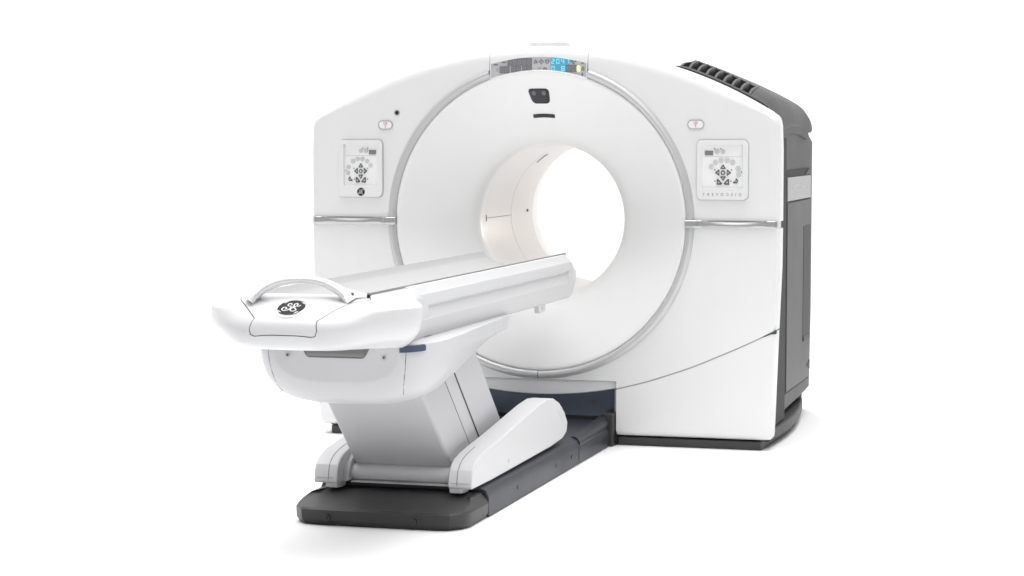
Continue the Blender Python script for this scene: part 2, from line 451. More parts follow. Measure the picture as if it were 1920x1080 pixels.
# ---------------------------------------------------------------- side bars
for s in (-1, 1):
    bm = bmesh.new()
    nx = 60; rows = []
    x0, x1 = .718, 1.1515
    zt, zb = 1.1185, 1.0825
    for i in range(nx+1):
        x = x0+(x1-x0)*i/nx
        f = (x-.80)/(1.10-.80); f = max(0, min(1, f)); sc = math.sin(PI*f)**.6 if 0 < f < 1 else 0
        yo = -.020 if x < .775 else -.012
        k = max(0, min(1, (x-.768)/.02)); yf = -.026*(1-k)-.014*k
        if x > 1.138: yf += (x-1.138)*.8
        sec = [(YB+.002, zt), (yf+.003, zt), (yf+.0005+.011*sc, zt-.003), (yf+.001+.009*sc, zt-.006), (yf-.003*sc, zt-.006-.012*(.25+.75*sc)), (yf-.005*sc, zb+.010), (yf, zb+.004), (yf+.003, zb), (YB+.002, zb)]
        rows.append([(s*x, y, z) for y, z in sec])
    loft(bm, rows); link('side_bar', fin(bm), M['silver'], G, ang=40, wn=False)

# ---------------------------------------------------------------- centre valance and recess under the ring
xs = [-.385+.77*k/30 for k in range(31)]
def vz(x): return .2695+.041*(x/.385)**2
bm = bmesh.new()
top = [(x, .014, .343) for x in xs]; mid = [(x, .022, .335) for x in xs]
bot = [(x, .026, vz(x)+.004) for x in xs]; bo2 = [(x, .034, vz(x)) for x in xs]; bk = [(x, .16, vz(x)+.002) for x in xs]; tk = [(x, .16, .343) for x in xs]
loft(bm, [[top[i], mid[i], bot[i], bo2[i], bk[i], tk[i]] for i in range(31)])
link('centre_valance', fin(bm), M['valance'], G, ang=30)
bm = bmesh.new()
box(bm, -.384, .384, .135, .17, FZ+.001, .33)
box(bm, -.384, .384, .10, .134, FZ+.001, .105)
cav = link('recess_plate', fin(bm), M['cavity'], G, bevel=.006)
bm = bmesh.new(); disc_y(bm, .235, .232, .010, .128, .136); link('screw', fin(bm), M['icon'], cav, wn=False)
for s in (-1, 1):
    bm = bmesh.new(); box(bm, s*.3845, s*.3875, .004, .16, FZ+.01, .334)
    link('recess_side', fin(bm), M['black'], G, wn=False)

# ---------------------------------------------------------------- control panels
def control_panel(s):
    # s=+1: right of the bore, s=-1: left (mirrored layout)
    xa, xb = .768, 1.016
    if s < 0: xa, xb = .784, 1.014
    za, zb = 1.2125, 1.4965
    X = lambda t: s*t
    def sx(lst): return [(s*p[0], p[1]) for p in lst]
    bm = bmesh.new(); prism(bm, sx(rrect(xa, xb, za, zb, .026)), 'y', -.0015, .02)
    p = link('control_panel', fin(bm), M['seamlt'], G, wn=False)
    ra, rb, rza, rzb = xa+.0285, xb-.028, 1.2705, 1.4715
    bm = bmesh.new()
    outer = rrect(xa+.003, xb-.003, za+.003, zb-.003, .024)
    inner = rrect(ra, rb, rza, rzb, .002)
    ringplate(bm, sx(outer), sx(inner), -.015, .012)
    link('panel_frame', fin(bm), M['white'], p, bevel=.0012)
    bm = bmesh.new(); prism(bm, sx([(ra-.001, rza), (rb+.001, rza), (rb+.001, rzb), (ra-.001, rzb)]), 'y', -.002, .0)
    pad = link('keypad', fin(bm), M['pad'], p, wn=False)
    W, H = rb-ra, rzb-rza
    def U(X_, Y_): 
        u = (X_-75)/910; v = (Y_-70)/940
        return (s*(ra+W*u) if s > 0 else s*(ra+W*u), rzb-H*v)
    k = W/910
    yt = -.0022
    bm = bmesh.new(); x0, z0 = U(125, 298); x1, z1 = U(315, 198); box(bm, x0, x1, -.0045, -.002, z0, z1)
    sc = link('small_screen', fin(bm), M['lcd'], pad, wn=False)
    bm = bmesh.new(); w = (x1-x0)/4
    for i in range(4): seg7(bm, '8', x0+w*(i+.2) if w > 0 else x0+w*(i+.8), z0+.003, abs(w)*.6, (z1-z0)-.006, .0018, -.0052, -.0046)
    link('digits', fin(bm), M['lcdseg'], sc, wn=False)
    bm = bmesh.new(); x0, z0 = U(130, 322); x1, z1 = U(960, 328); box(bm, x0, x1, -.0026, -.0019, z1, z0); link('divider_line', fin(bm), M['btnring'], pad, wn=False)
    for (a, b, r) in ((400, 212, 54), (535, 218, 48), (272, 548, 54), (368, 450, 54), (493, 402, 56), (628, 402, 56), (752, 452, 60), (872, 588, 58), (885, 722, 54)):
        x, z = U(a, b); r *= k
        bm = bmesh.new(); disc_y(bm, x, z, r, -.0042, -.0019); rg = link('round_button', fin(bm), M['btnring'] if b > 300 else M['lcdseg'], pad, wn=False)
        bm = bmesh.new(); disc_y(bm, x, z, r*.82, -.0052, -.0041); 
        link('button_face', fin(bm), M['btn'], rg, wn=False)
        bm = bmesh.new(); ringplate(bm, [(x+r*.42*math.cos(2*PI*i/8), z+r*.42*math.sin(2*PI*i/8)) for i in range(8)], [(x+r*.24*math.cos(2*PI*i/8), z+r*.24*math.sin(2*PI*i/8)) for i in range(8)], -.0056, -.0051)
        link('button_icon', fin(bm), M['btnring'], rg, wn=False)
    # direction keys
    def key(P, c, lt=True):
        P = [U(a, b) for a, b in P]
        bm = bmesh.new(); prism(bm, round_poly(P, .0035 if min((Vector(P[i])-Vector(P[i-1])).length for i in range(len(P))) > .008 else .002, 4), 'y', -.0055, -.0019); o = link('arrow_key', fin(bm), M['btndk'], pad, wn=False)
        cc = U(*c)
        bm = bmesh.new(); P2 = [(cc[0]+(x-cc[0])*.30, cc[1]+(z-cc[1])*.30) for x, z in P]; prism(bm, P2, 'y', -.0062, -.0054); link('key_mark', fin(bm), M['btn'], o, wn=False)
    key([(470, 596), (605, 596), (540, 492)], (540, 560))
    key([(470, 758), (605, 758), (540, 862)], (540, 794))
    key([(456, 600), (456, 752), (355, 676)], (428, 676))
    key([(622, 600), (622, 752), (724, 676)], (652, 676))
    key([(400, 815), (430, 815), (525, 915), (500, 940), (400, 940)], (440, 890))
    key([(675, 815), (645, 815), (550, 915), (575, 940), (675, 940)], (632, 890))
    key([(835, 790), (865, 830), (880, 860), (850, 910), (765, 905), (765, 880), (815, 850)], (832, 870))
    x, z = U(538, 678)
    bm = bmesh.new(); disc_y(bm, x, z, 52*k, -.0055, -.0019); o = link('centre_key', fin(bm), M['btndk'], pad, wn=False)
    bm = bmesh.new(); disc_y(bm, x, z, 26*k, -.0062, -.0054); link('key_mark', fin(bm), M['btn'], o, wn=False)
    for a, b in ((345, 150), (482, 158), (350, 615), (728, 615), (945, 662), (355, 860), (713, 862)):
        x, z = U(a, b); bm = bmesh.new(); disc_y(bm, x, z, 16*k, -.0035, -.0019, 10); link('key_light', fin(bm), M['icon'], pad, wn=False)
    return p, (xa+xb)/2*s
def textmesh(s_, size, ext=.0006, spacing=1.0):
    c = bpy.data.curves.new('t', 'FONT'); c.body = s_; c.size = size; c.extrude = ext; c.align_x = 'CENTER'; c.align_y = 'CENTER'; c.space_character = spacing
    o = bpy.data.objects.new('t', c); COL.objects.link(o)
    dg = bpy.context.evaluated_depsgraph_get(); me = bpy.data.meshes.new_from_object(o.evaluated_get(dg), depsgraph=dg)
    bpy.data.objects.remove(o); return me
pr_, cxr = control_panel(1)
pl_, cxl = control_panel(-1)
me = textmesh('DISCOVERY', .019, .0004, 2.35)
me.transform(Matrix.Translation((cxr-.001, -.0152, 1.2395)) @ Matrix.Diagonal((-1, 1, 1, 1)) @ Matrix.Rotation(PI/2, 4, 'X'))
# the photo shows this word running right to left
xsx = [v.co.x for v in me.vertices]; w_ = max(xsx)-min(xsx); me.transform(Matrix.Translation((cxr-.001, 0, 0)) @ Matrix.Diagonal((.183/w_, 1, 1, 1)) @ Matrix.Translation((-cxr+.001, 0, 0)))
me.flip_normals(); link('lettering', me, M['icon'], pr_, wn=False)

# round monogram badge: dark disc, light script curls
def badge(name, R, parent, mtx, loc0=None):
    bm = bmesh.new(); prism(bm, [(R*1.10*math.cos(2*PI*i/48), R*1.10*math.sin(2*PI*i/48)) for i in range(48)], 'z', 0, .0012)
    me = fin(bm); me.transform(mtx); rim = link(name, me, M['silver'], parent, wn=False)
    bm = bmesh.new(); prism(bm, [(R*math.cos(2*PI*i/48), R*math.sin(2*PI*i/48)) for i in range(48)], 'z', .0011, .0026)
    me = fin(bm); me.transform(mtx); link('badge_face', me, M['badge'], rim, wn=False)
    bm = bmesh.new(); r = R*.043
    G1 = catmull([(-.08,.30), (-.14,.50), (-.30,.50), (-.36,.30), (-.24,.14), (-.10,.16), (-.02,.0), (-.06,-.30), (-.26,-.48), (-.50,-.46), (-.62,-.26), (-.54,-.06), (-.36,-.06), (-.28,-.22), (-.38,-.30)], 5)
    G2 = catmull([(.62,.28), (.46,.14), (.34,.22), (.36,.44), (.26,.54), (.12,.44), (.12,.22), (.30,.06), (.20,-.02), (.06,-.18), (.06,-.42), (.22,-.56), (.42,-.50), (.46,-.30), (.30,-.14), (.18,-.04), (.08,.16)], 5)
    for Gc in (G1, G2): tube(bm, [(x*R, y*R, .0028) for x, y in Gc], r, 6)
    for q in range(4):      # four wave ticks inside the rim
        a0 = PI/2*q+.5
        P = [((.99-.10*t)*R*math.cos(a0+.42*t), (.99-.10*t)*R*math.sin(a0+.42*t), .0028) for t in [i/6 for i in range(7)]]
        tube(bm, P, [r*(.4+.9*(1-abs(2*i/6-1))) for i in range(7)], 6)
    me = fin(bm); me.transform(mtx); link('monogram', me, M['white'], rim, wn=False)
    return rim
badge('badge', .0185, pl_, Matrix.Translation((cxl+.003, -.0150, 1.2405)) @ Matrix.Rotation(PI/2, 4, 'X'))

# alert buttons (capsule frames) and small black hole
for s, xc in ((-1, -.7725), (1, .7635)):
    a = .0375 if s < 0 else .0405
    bm = bmesh.new(); ringplate(bm, rrect(xc-a, xc+a, 1.5435, 1.5885, .0222), rrect(xc-a+.005, xc+a-.005, 1.5485, 1.5835, .0172), -.005, .01)
    o = link('call_button', fin(bm), M['iconlt'], G, wn=False)
    bm = bmesh.new(); prism(bm, rrect(xc-a+.0045, xc+a-.0045, 1.548, 1.584, .017), 'y', -.004, .01); link('button_face', fin(bm), M['pad'], o, wn=False)
    bm = bmesh.new()
    tube(bm, [(xc, -.0045, 1.553), (xc, -.0045, 1.566)], .0018, 6)
    for sg in (-1, 1):
        tube(bm, [(xc, -.0045, 1.566), (xc+sg*.008, -.0045, 1.571), (xc+sg*.010, -.0045, 1.578), (xc+sg*.004, -.0045, 1.579), (xc, -.0045, 1.572)], .0014, 6)
    link('button_icon', fin(bm), M['red'], o, wn=False)
bm = bmesh.new(); disc_y(bm, -.7135, 1.6255, .0145, -.002, .004); o = link('indicator_socket', fin(bm), M['btnring'], G, wn=False)
bm = bmesh.new(); disc_y(bm, -.7135, 1.6255, .0095, -.004, -.001); link('socket_hole', fin(bm), M['black'], o, wn=False)

# ---------------------------------------------------------------- rear body
BW = 1.092
def body_sec(y, w, top, bot, zt=None, r=.0):
    pts = []
    n = 40
    lim = w
    for i in range(n+1):
        x = -w+2*w*i/n
        z = arcz(min(abs(x)*1.0, 1.14))-top
        pts.append((x, y, z))
    pts += [(w, y, 1.2), (w, y, .6), (w-.006, y, bot+.02), (w-.03, y, bot), (-w+.03, y, bot), (-w+.006, y, bot+.02), (-w, y, .6), (-w, y, 1.2)]
    return pts
bm = bmesh.new()
secs = [body_sec(.09, BW+.02, .03, .11), body_sec(.3, BW+.012, .026, .12)]
for y, w, t, b in ((.45, BW+.004, .022, .13), (.9, BW, .02, .14), (1.30, BW-.004, .022, .145), (1.335, BW-.004, .03, .146), (1.42, BW-.004, .06, .15), (1.55, BW-.006, .09, .155), (1.64, BW-.022, .12, .17), (1.68, BW-.045, .15, .19), (1.69, BW-.08, .18, .22)):
    S = body_sec(y, w, t, b)
    lim = lerp([(.3, 3), (1.31, 3), (1.335, 1.565), (1.42, 1.53), (1.55, 1.50), (1.64, 1.47), (1.68, 1.44), (1.69, 1.41)], y)
    secs.append([(x, yy_, min(z, lim-.02*max(0, (abs(x)-1.02)/.07)+1.5*max(0, .9-abs(x)) if lim < 2 else z)) for x, yy_, z in S])
loft(bm, secs, True, False, True)
body = fin(bm)
# through hole for the bore
bm = bmesh.new(); prism(bm, [(.635*math.cos(2*PI*i/72), ZC+.635*math.sin(2*PI*i/72)) for i in range(72)], 'y', 1.45, 1.9); 
body = boolean(body, fin(bm), 'DIFFERENCE') if False else body
bmx = bmesh.new(); bmx.from_mesh(body)
# open the rear face: remove cap and refill as annulus
capf = [f for f in bmx.faces if all(abs(v.co.y-1.69) < 1e-5 for v in f.verts)]
loop = [e for f in capf for e in f.edges]
bmesh.ops.delete(bmx, geom=capf, context='FACES_ONLY')
hv = [bmx.verts.new((.50*math.cos(2*PI*i/72), 1.69, ZC+.50*math.sin(2*PI*i/72))) for i in range(72)]
he = [bmx.edges.new((hv[i], hv[(i+1) % 72])) for i in range(72)]
bmesh.ops.triangle_fill(bmx, use_beauty=True, use_dissolve=False, edges=[e for e in loop if e.is_valid]+he)
me = fin(bmx)
rear = link('rear_cover', me, M['rear'], G, ang=28, wn=True)
# raised top shoulder above the side (overhanging cap with arched underside)
for s in (-1, 1):
    bm = bmesh.new()
    ys = [.108+(1.36-.108)*k/36 for k in range(37)]
    rows = []
    for k, y in enumerate(ys):
        e = max(0, (y-1.24)/.12); d = .035*e*e
        zb_ = 1.530+.030*math.sin(PI*min(1, max(0, (y-.35)/.95)))
        w = BW+.020
        t = -.012
        h = lerp([(.105, .010), (.135, .014), (.20, .034), (.28, .046), (.36, .052), (.60, .044), (1.2, .016), (1.34, -.004)], y)
        P = [(s*1.0, y, arcz(1.0)-.06), (s*1.0, y, arcz(1.0)+h-d), (s*1.03, y, arcz(1.03)+h-d), (s*1.06, y, arcz(1.06)+h-.001-d), (s*(w-.030), y, arcz(w-.03)+h*.92-.004-d), (s*(w-.012), y, arcz(w)+h*.7-.010-d), (s*(w-.002), y, arcz(w)+h*.3-.024-d), (s*w, y, arcz(w)-.045-d), (s*w, y, zb_+.012), (s*(w-.008), y, zb_), (s*1.05, y, zb_)]
        rows.append(P)
    loft(bm, rows); link('shoulder_cap', fin(bm), M['rear'], G, ang=35)
    bm = bmesh.new(); rows = []
    for k in range(21):
        y = .30+.98*k/20; zb_ = 1.492+.030*math.sin(PI*k/20)
        w = BW+.012
        rows.append([(s*1.06, y, 1.60), (s*(w-.01), y, 1.60), (s*w, y, 1.56), (s*w, y, zb_+.006), (s*(w-.01), y, zb_), (s*1.06, y, zb_)])
    loft(bm, rows); link('arched_eave', fin(bm), M['rear'], G, ang=35)
    bm = bmesh.new(); box(bm, s*(BW-.02), s*(BW+.021), .104, .50, .135, 1.505); link('side_channel', fin(bm), M['dkgap'], G, wn=False)
    X = lambda a: s*a
    fr = BW+.004
    bm = bmesh.new()
    box(bm, X(BW-.02), X(fr+.006), .62, 1.40, .245, 1.183)
    door = link('side_door', fin(bm), M['door'], G, bevel=.004)
    bm = bmesh.new(); box(bm, X(BW-.02), X(fr+.0015), .605, 1.415, .235, 1.345); link('door_gap', fin(bm), M['dkgap'], door, wn=False)
    bm = bmesh.new(); box(bm, X(BW-.02), X(fr+.0075), 1.155, 1.385, .45, 1.05); sl = link('handle_slot', fin(bm), M['slot'], door, wn=False)
    bm = bmesh.new(); box(bm, X(BW-.02), X(fr+.011), 1.16, 1.38, .452, .475); link('slot_foot', fin(bm), M['rear'], sl, bevel=.002)
    bm = bmesh.new(); prism(bm, [(.622, 1.1915), (1.395, 1.1915), (1.395, 1.308), (.622, 1.308)], 'x', X(BW-.02), X(fr+.007))
    plate = link('name_plate', fin(bm), M['plate'], G, bevel=.002)
    me = textmesh('REVOLUTION' if False else 'DISCOVERY', .10, .0006)
    xs_ = [v.co.x for v in me.vertices]; me.transform(Matrix.Diagonal((.56/(max(xs_)-min(xs_)), .035/.07, 1, 1)))
    me.transform(Matrix.Translation((X(fr+.0072), .99, 1.25)) @ Matrix.Rotation(s*PI/2, 4, 'Z') @ Matrix.Rotation(PI/2, 4, 'X'))
    link('lettering', me, M['platelt'], plate, wn=False)
    bm = bmesh.new(); prism(bm, [(1.20, 1.312), (1.40, 1.312), (1.40, 1.343), (1.34, 1.343)], 'x', X(BW-.02), X(fr+.006)); link('recess_gusset', fin(bm), M['rear'], plate, wn=False)
    bm = bmesh.new(); prism(bm, [(1.30, .31), (1.40, .285), (1.40, .335)], 'x', X(BW-.02), X(fr+.009)); link('lock_notch', fin(bm), M['slot'], door, wn=False)
    bm = bmesh.new(); prism(bm, [(.52+.007*math.cos(t), .585+.007*math.sin(t)) for t in [2*PI*i/12 for i in range(12)]], 'x', X(BW-.01), X(fr+.004)); link('screw', fin(bm), M['slot'], G, wn=False)
# raised roof housing with the vent grille along its front edge
def hy(y): return lerp([(.105, .010), (.135, .014), (.20, .034), (.28, .046), (.36, .052), (.60, .044), (1.2, .016), (1.34, -.004)], y)
def ex(x): return min(1, max(0, (x-.640)/.05))**.6 if x < 1.0 else 1
def az(x): return arcz(min(x, 1.14))
s = 1
bm = bmesh.new(); rows = []
for k in range(26):
    x = .642+(1.035-.642)*k/25
    rows.append([(x, .105, az(x)-.05), (x, .105, az(x)+.008*ex(x)), (x, .112, az(x)+.013*ex(x)), (x, .138, az(x)+.014*ex(x)), (x, .142, az(x)-.05)])
loft(bm, rows); gr = link('vent_grille', fin(bm), M['rear'], G, ang=35, wn=False)
bm = bmesh.new(); rows = []
for k in range(26):
    x = .650+(1.0-.650)*k/25
    rows.append([(x, .14, az(x)-.05), (x, .14, az(x)-.006), (x, .36, az(x)+.012*ex(x)), (x, .37, az(x)-.05)])
loft(bm, rows); link('grille_trough', fin(bm), M['dkgap'], gr, wn=False)
bm = bmesh.new(); rows = []
for k in range(26):
    x = .642+(1.03-.642)*k/25
    P = [(x, .352, az(x)-.05), (x, .352, az(x)+(hy(.352)-.004)*ex(x)), (x, .358, az(x)+hy(.36)*ex(x))]
    for y in (.42, .5, .6, .75, .9, 1.05, 1.2, 1.30, 1.36): P.append((x, y, az(x)+hy(y)*ex(x)))
    P.append((x, 1.36, az(x)-.05)); rows.append(P)
loft(bm, rows); link('roof_housing', fin(bm), M['rear'], G, ang=35)
for k in range(9):
    x = .664+(.992-.664)*k/8
    P = [(.136, az(x)-.04), (.136, az(x)+.014*ex(x)), (.16, az(x)+.024*ex(x)), (.20, az(x)+.036*ex(x)), (.26, az(x)+.046*ex(x)), (.355, az(x)+.053*ex(x)), (.358, az(x)-.04)]
    bm = bmesh.new(); prism(bm, P, 'x', x-.0065, x+.0065); link('grille_rib', fin(bm), M['door'], gr, wn=False)
# low roof deck at the crown, seen just over the brow
bm = bmesh.new(); R_ = []
for k in range(21):
    x = -.42+.84*k/20; 
    R_.append([(x, .14, arcz(x)-.04), (x, .14, arcz(x)-.010), (x, .30, arcz(x)-.002), (x, 1.2, arcz(x)-.03), (x, 1.2, arcz(x)-.04)])
loft(bm, R_); link('roof_deck', fin(bm), M['white'], G, ang=20)
bm = bmesh.new(); prism(bm, round_poly([(-.118, 1.93), (-.118, 1.967), (.072, 1.969), (.11, 1.93)], .008, 3), 'y', .26, .9); link('lifting_cover', fin(bm), M['white'], G, bevel=.004)

# plinth
pp = [(1.073, .030), (1.080, .055), (1.089, .256), (1.101, .507), (1.104, .75), (1.090, 1.0), (1.066, 1.225), (1.05, 1.42), (1.030, 1.56), (1.0, 1.62), (.95, 1.64)]
plan = pp + [(-x, y) for x, y in pp[::-1]]
bm = bmesh.new()
loft(bm, [[(x, y, FZ+.001) for x, y in plan], [(x, y, .078) for x, y in plan]])
me = fin(bm); 
bm = bmesh.new(); box(bm, -.388, .388, -.2, .135, 0, .3); me = boolean(me, fin(bm), 'DIFFERENCE')
link('plinth', me, M['plinth'], G, ang=30, bevel=.003)
bm = bmesh.new()
plan2 = [(1.115, .11), (1.128, .3), (1.135, .507), (1.132, .75), (1.116, 1.0), (1.09, 1.25), (1.06, 1.45), (1.03, 1.57), (.98, 1.63)]
plan2 = plan2+[(-x, y) for x, y in plan2[::-1]]
loft(bm, [[(x*.985, y, .070) for x, y in plan2], [(x, y, .082) for x, y in plan2], [(x, y, .118) for x, y in plan2], [(x*.985, y-.004, .128) for x, y in plan2]])
link('base_skirt', fin(bm), M['rear'], G, ang=35)
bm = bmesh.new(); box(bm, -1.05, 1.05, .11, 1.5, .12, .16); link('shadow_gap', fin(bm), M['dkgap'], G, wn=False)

# ================================================================== PATIENT TABLE
T = thing('patient_table', 'white patient couch on a slanted lift column and long charcoal base, sliding towards the bore', 'patient table', (0, -1.2, FZ))
_tl = link
def tlink(name, me, m, parent, **k):
    o = _tl(name, me, m, parent, **k)
    if parent is T: o.location = (0, 1.2, -FZ)
    return o

# ---- base
def base_sec(y, w, h, r):
    a = FZ+.002
    return [(-w, y, a), (-w, y, h-r), (-w+r*.3, y, h-r*.3), (-w+r, y, h), (w-r, y, h), (w-r*.3, y, h-r*.3), (w, y, h-r), (w, y, a)]
bm = bmesh.new()
loft(bm, [base_sec(y, .350, .160, .045) for y in (-2.035, -1.2, -.6, .0)])
rail = tlink('base_rail_cover', fin(bm), M['rail'], T, ang=28, bevel=.006, seg=3)
bm = bmesh.new()
for y in (-1.12, -.62):
    pass
box(bm, .3475, .3515, -.625, -.621, FZ+.005, .118)
tlink('cover_joint', fin(bm), M['slot'], rail, wn=False)
for y in (-1.62, -1.02, -.75):
    bm = bmesh.new(); prism(bm, [(y+.009*math.cos(t), .092+.009*math.sin(t)) for t in [2*PI*i/14 for i in range(14)]], 'x', .349, .352); tlink('screw', fin(bm), M['base'], rail, wn=False)
# end cover: plan outline with chamfered corners, sloped upper face
def end_layer(z, ins, fins):
    w = .352-ins
    f = -2.375+fins
    return [(-w, -2.045, z), (-w, -2.26+fins*.3, z), (-w+.016, -2.315+fins*.7, z), (-w+.055, -2.362+fins, z), (-w+.10, f+.004, z), (0, f, z), (w-.10, f+.004, z), (w-.055, -2.362+fins, z), (w-.016, -2.315+fins*.7, z), (w, -2.26+fins*.3, z), (w, -2.045, z)]
bm = bmesh.new()
loft(bm, [end_layer(z, i, f) for z, i, f in ((FZ+.002, .012, .014), (.060, .002, .002), (.098, 0, 0), (.105, .004, .008), (.118, .012, .085), (.128, .022, .16), (.136, .030, .24), (.139, .040, .29), (.140, .05, .31))])
endc = tlink('base_end_cover', fin(bm), M['basecap'], T, ang=24)
for x in (-.188, .158):
    bm = bmesh.new(); prism(bm, [(x+.012*math.cos(t), .070+.012*math.sin(t)) for t in [2*PI*i/14 for i in range(14)]], 'y', -2.379, -2.36); o = tlink('screw_cap', fin(bm), M['base'], endc, wn=False)
    bm = bmesh.new(); prism(bm, [(x+.006*math.cos(t), .070+.006*math.sin(t)) for t in [2*PI*i/6 for i in range(6)]], 'y', -2.381, -2.378); tlink('screw', fin(bm), M['rail'], o, wn=False)
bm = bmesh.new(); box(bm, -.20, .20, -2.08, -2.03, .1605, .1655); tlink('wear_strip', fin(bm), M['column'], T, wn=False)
# docking knuckle at the scanner end
for s in (-1, 1):
    bm = bmesh.new(); box(bm, s*.312, s*.368, -.045, .128, FZ+.004, .196)
    dk = tlink('docking_bracket', fin(bm), M['base'], T, bevel=.006)
    bm = bmesh.new(); tube(bm, [(s*.316, -.60, .128), (s*.316, -.30, .136), (s*.316, -.10, .150), (s*.316, .0, .156)], .0330, 20)
    tlink('bracket_hood', fin(bm), M['rail'], dk, ang=50)

# ---- leg covers
prof = [(-2.160, .166), (-2.165, .176), (-2.158, .215), (-2.147, .237), (-2.125, .256), (-2.09, .271), (-2.03, .284), (-1.93, .297), (-1.75, .314), (-1.2, .375), (-1.06, .384), (-.96, .376), (-.86, .345), (-.77, .292), (-.72, .243), (-.735, .200), (-.80, .181), (-1.0, .1705), (-1.9, .163)]
bprof = [(-2.158, .164), (-2.12, .132), (-2.07, .132), (-2.05, .150), (-2.035, .163)]
for s in (-1, 1):
    bm = bmesh.new(); prism(bm, prof, 'x', s*.226, s*.322)
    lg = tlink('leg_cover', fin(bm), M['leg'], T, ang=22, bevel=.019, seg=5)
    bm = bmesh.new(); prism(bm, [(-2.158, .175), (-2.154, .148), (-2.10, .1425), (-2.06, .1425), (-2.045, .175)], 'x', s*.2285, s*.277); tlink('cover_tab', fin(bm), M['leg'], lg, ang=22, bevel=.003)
    xx = s*.262
    pth = [(xx, y-.0006, z+.0003) for y, z in [(-2.165, .178), (-2.158, .215), (-2.147, .237), (-2.125, .256), (-2.09, .271), (-2.03, .284), (-1.93, .297)]+([(-1.75, .314), (-1.2, .375)] if s < 0 else [])]
    bm = bmesh.new(); tube(bm, pth, .0012, 6); tlink('joint_line', fin(bm), M['seam'], lg, wn=False)
    bm = bmesh.new(); box(bm, s*.240, s*.310, -2.1652, -2.15, .187, .189); tlink('joint_line', fin(bm), M['seamlt'], lg, wn=False)
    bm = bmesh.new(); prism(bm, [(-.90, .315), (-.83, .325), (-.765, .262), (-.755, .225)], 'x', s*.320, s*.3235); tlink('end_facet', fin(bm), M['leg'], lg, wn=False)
for s in (-1, 1):
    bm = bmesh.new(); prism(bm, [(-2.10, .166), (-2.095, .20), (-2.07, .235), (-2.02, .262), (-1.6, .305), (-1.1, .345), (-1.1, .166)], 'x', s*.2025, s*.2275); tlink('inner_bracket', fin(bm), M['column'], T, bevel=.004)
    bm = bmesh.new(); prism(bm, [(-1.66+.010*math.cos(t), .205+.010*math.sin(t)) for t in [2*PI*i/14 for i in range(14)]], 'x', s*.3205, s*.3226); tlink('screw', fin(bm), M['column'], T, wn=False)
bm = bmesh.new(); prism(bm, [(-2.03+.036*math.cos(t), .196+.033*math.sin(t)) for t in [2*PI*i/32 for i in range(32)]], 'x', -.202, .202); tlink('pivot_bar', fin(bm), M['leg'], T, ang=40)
bm = bmesh.new(); box(bm, -.201, .201, -2.02, -1.2, .162, .215); tlink('inner_bed', fin(bm), M['slot'], T, wn=False)

# ---- slanted column: three telescoping shells
def slab(yt0, yt1, zt, yb0, yb1, zb, w):
    bm = bmesh.new(); prism(bm, [(yt0, zt), (yt1, zt), (yb1, zb), (yb0, zb)], 'x', -w, w); return fin(bm)
lean = (2.40-2.005)/(.56-.205)
def yl(y0, z): return y0 - (z-.205)*lean
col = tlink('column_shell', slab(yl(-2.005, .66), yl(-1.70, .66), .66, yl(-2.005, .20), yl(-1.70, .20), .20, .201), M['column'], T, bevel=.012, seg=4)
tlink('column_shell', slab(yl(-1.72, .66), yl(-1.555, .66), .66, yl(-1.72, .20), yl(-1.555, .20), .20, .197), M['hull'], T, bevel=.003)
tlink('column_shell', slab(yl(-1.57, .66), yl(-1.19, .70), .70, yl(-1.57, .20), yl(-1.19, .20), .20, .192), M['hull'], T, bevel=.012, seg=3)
for y0 in (-1.7085, -1.5625):
    for s in (-1, 1):
        bm = bmesh.new(); tube(bm, [(s*.1985, yl(y0, .62), .62), (s*.1985, yl(y0, .25), .25)], .0030, 6)
        tlink('joint_line', fin(bm), M['slot'], col, wn=False)

# ---- hull under the table top
def hull_sec(y):
    w = lerp([(-2.765, .235), (-2.755, .268), (-2.73, .298), (-2.69, .320), (-2.62, .336), (-2.5, .340), (-2.3, .328), (-1.9, .296), (-1.5, .268), (-1.392, .250)], y)
    zb = lerp([(-2.765, .640), (-2.755, .610), (-2.73, .577), (-2.69, .554), (-2.62, .540), (-2.5, .536), (-2.33, .545), (-2.12, .586), (-1.75, .642), (-1.60, .672), (-1.5, .702), (-1.44, .722), (-1.392, .768)], y)
    zt = .775
    f = max(0, min(1, (y+2.55)/.35)); f = f*f*(3-2*f)      # 0 bowl -> 1 keel with side band
    zc = .72-.0*f
    out = []
    # bowl half section: superellipse
    A = []
    n = 14
    for i in range(n+1):
        t = PI/2*i/n
        ex = .55
        x = w*math.cos(t)**ex; z = zt-(zt-zb)*math.sin(t)**.8
        A.append((x, z))
    B = []
    wi = min(w*.70, .215)
    for i in range(n+1):
        u = i/n
        if u < .36: x, z = w-.004*u/.36, zt-(zt-max(zc, zb+.002))*u/.36
        elif u < .80:
            q = (u-.36)/.44; x = (w-.004)+(wi-w+.004)*q**.8; z = max(zc, zb+.002)+(zb-max(zc, zb+.002))*q**.9
        else: x, z = wi*(1-(u-.80)/.2), zb
        B.append((x, z))
    H = [((1-f)*a[0]+f*b[0], (1-f)*a[1]+f*b[1]) for a, b in zip(A, B)]
    return [(x, y, z) for x, z in H]+[(-x, y, z) for x, z in H[-2::-1]]
bm = bmesh.new()
ysv = [-2.765, -2.7615, -2.755, -2.743, -2.73, -2.71, -2.69, -2.66, -2.62, -2.56]+[-2.5+.05*k for k in range(22)]+[-1.43, -1.405, -1.392]
def rsec(y):
    S = hull_sec(y)
    return S
loft(bm, [rsec(y) for y in ysv])
hm = fin(bm)
hull = tlink('lift_housing', hm, M['hull'], T, ang=38)
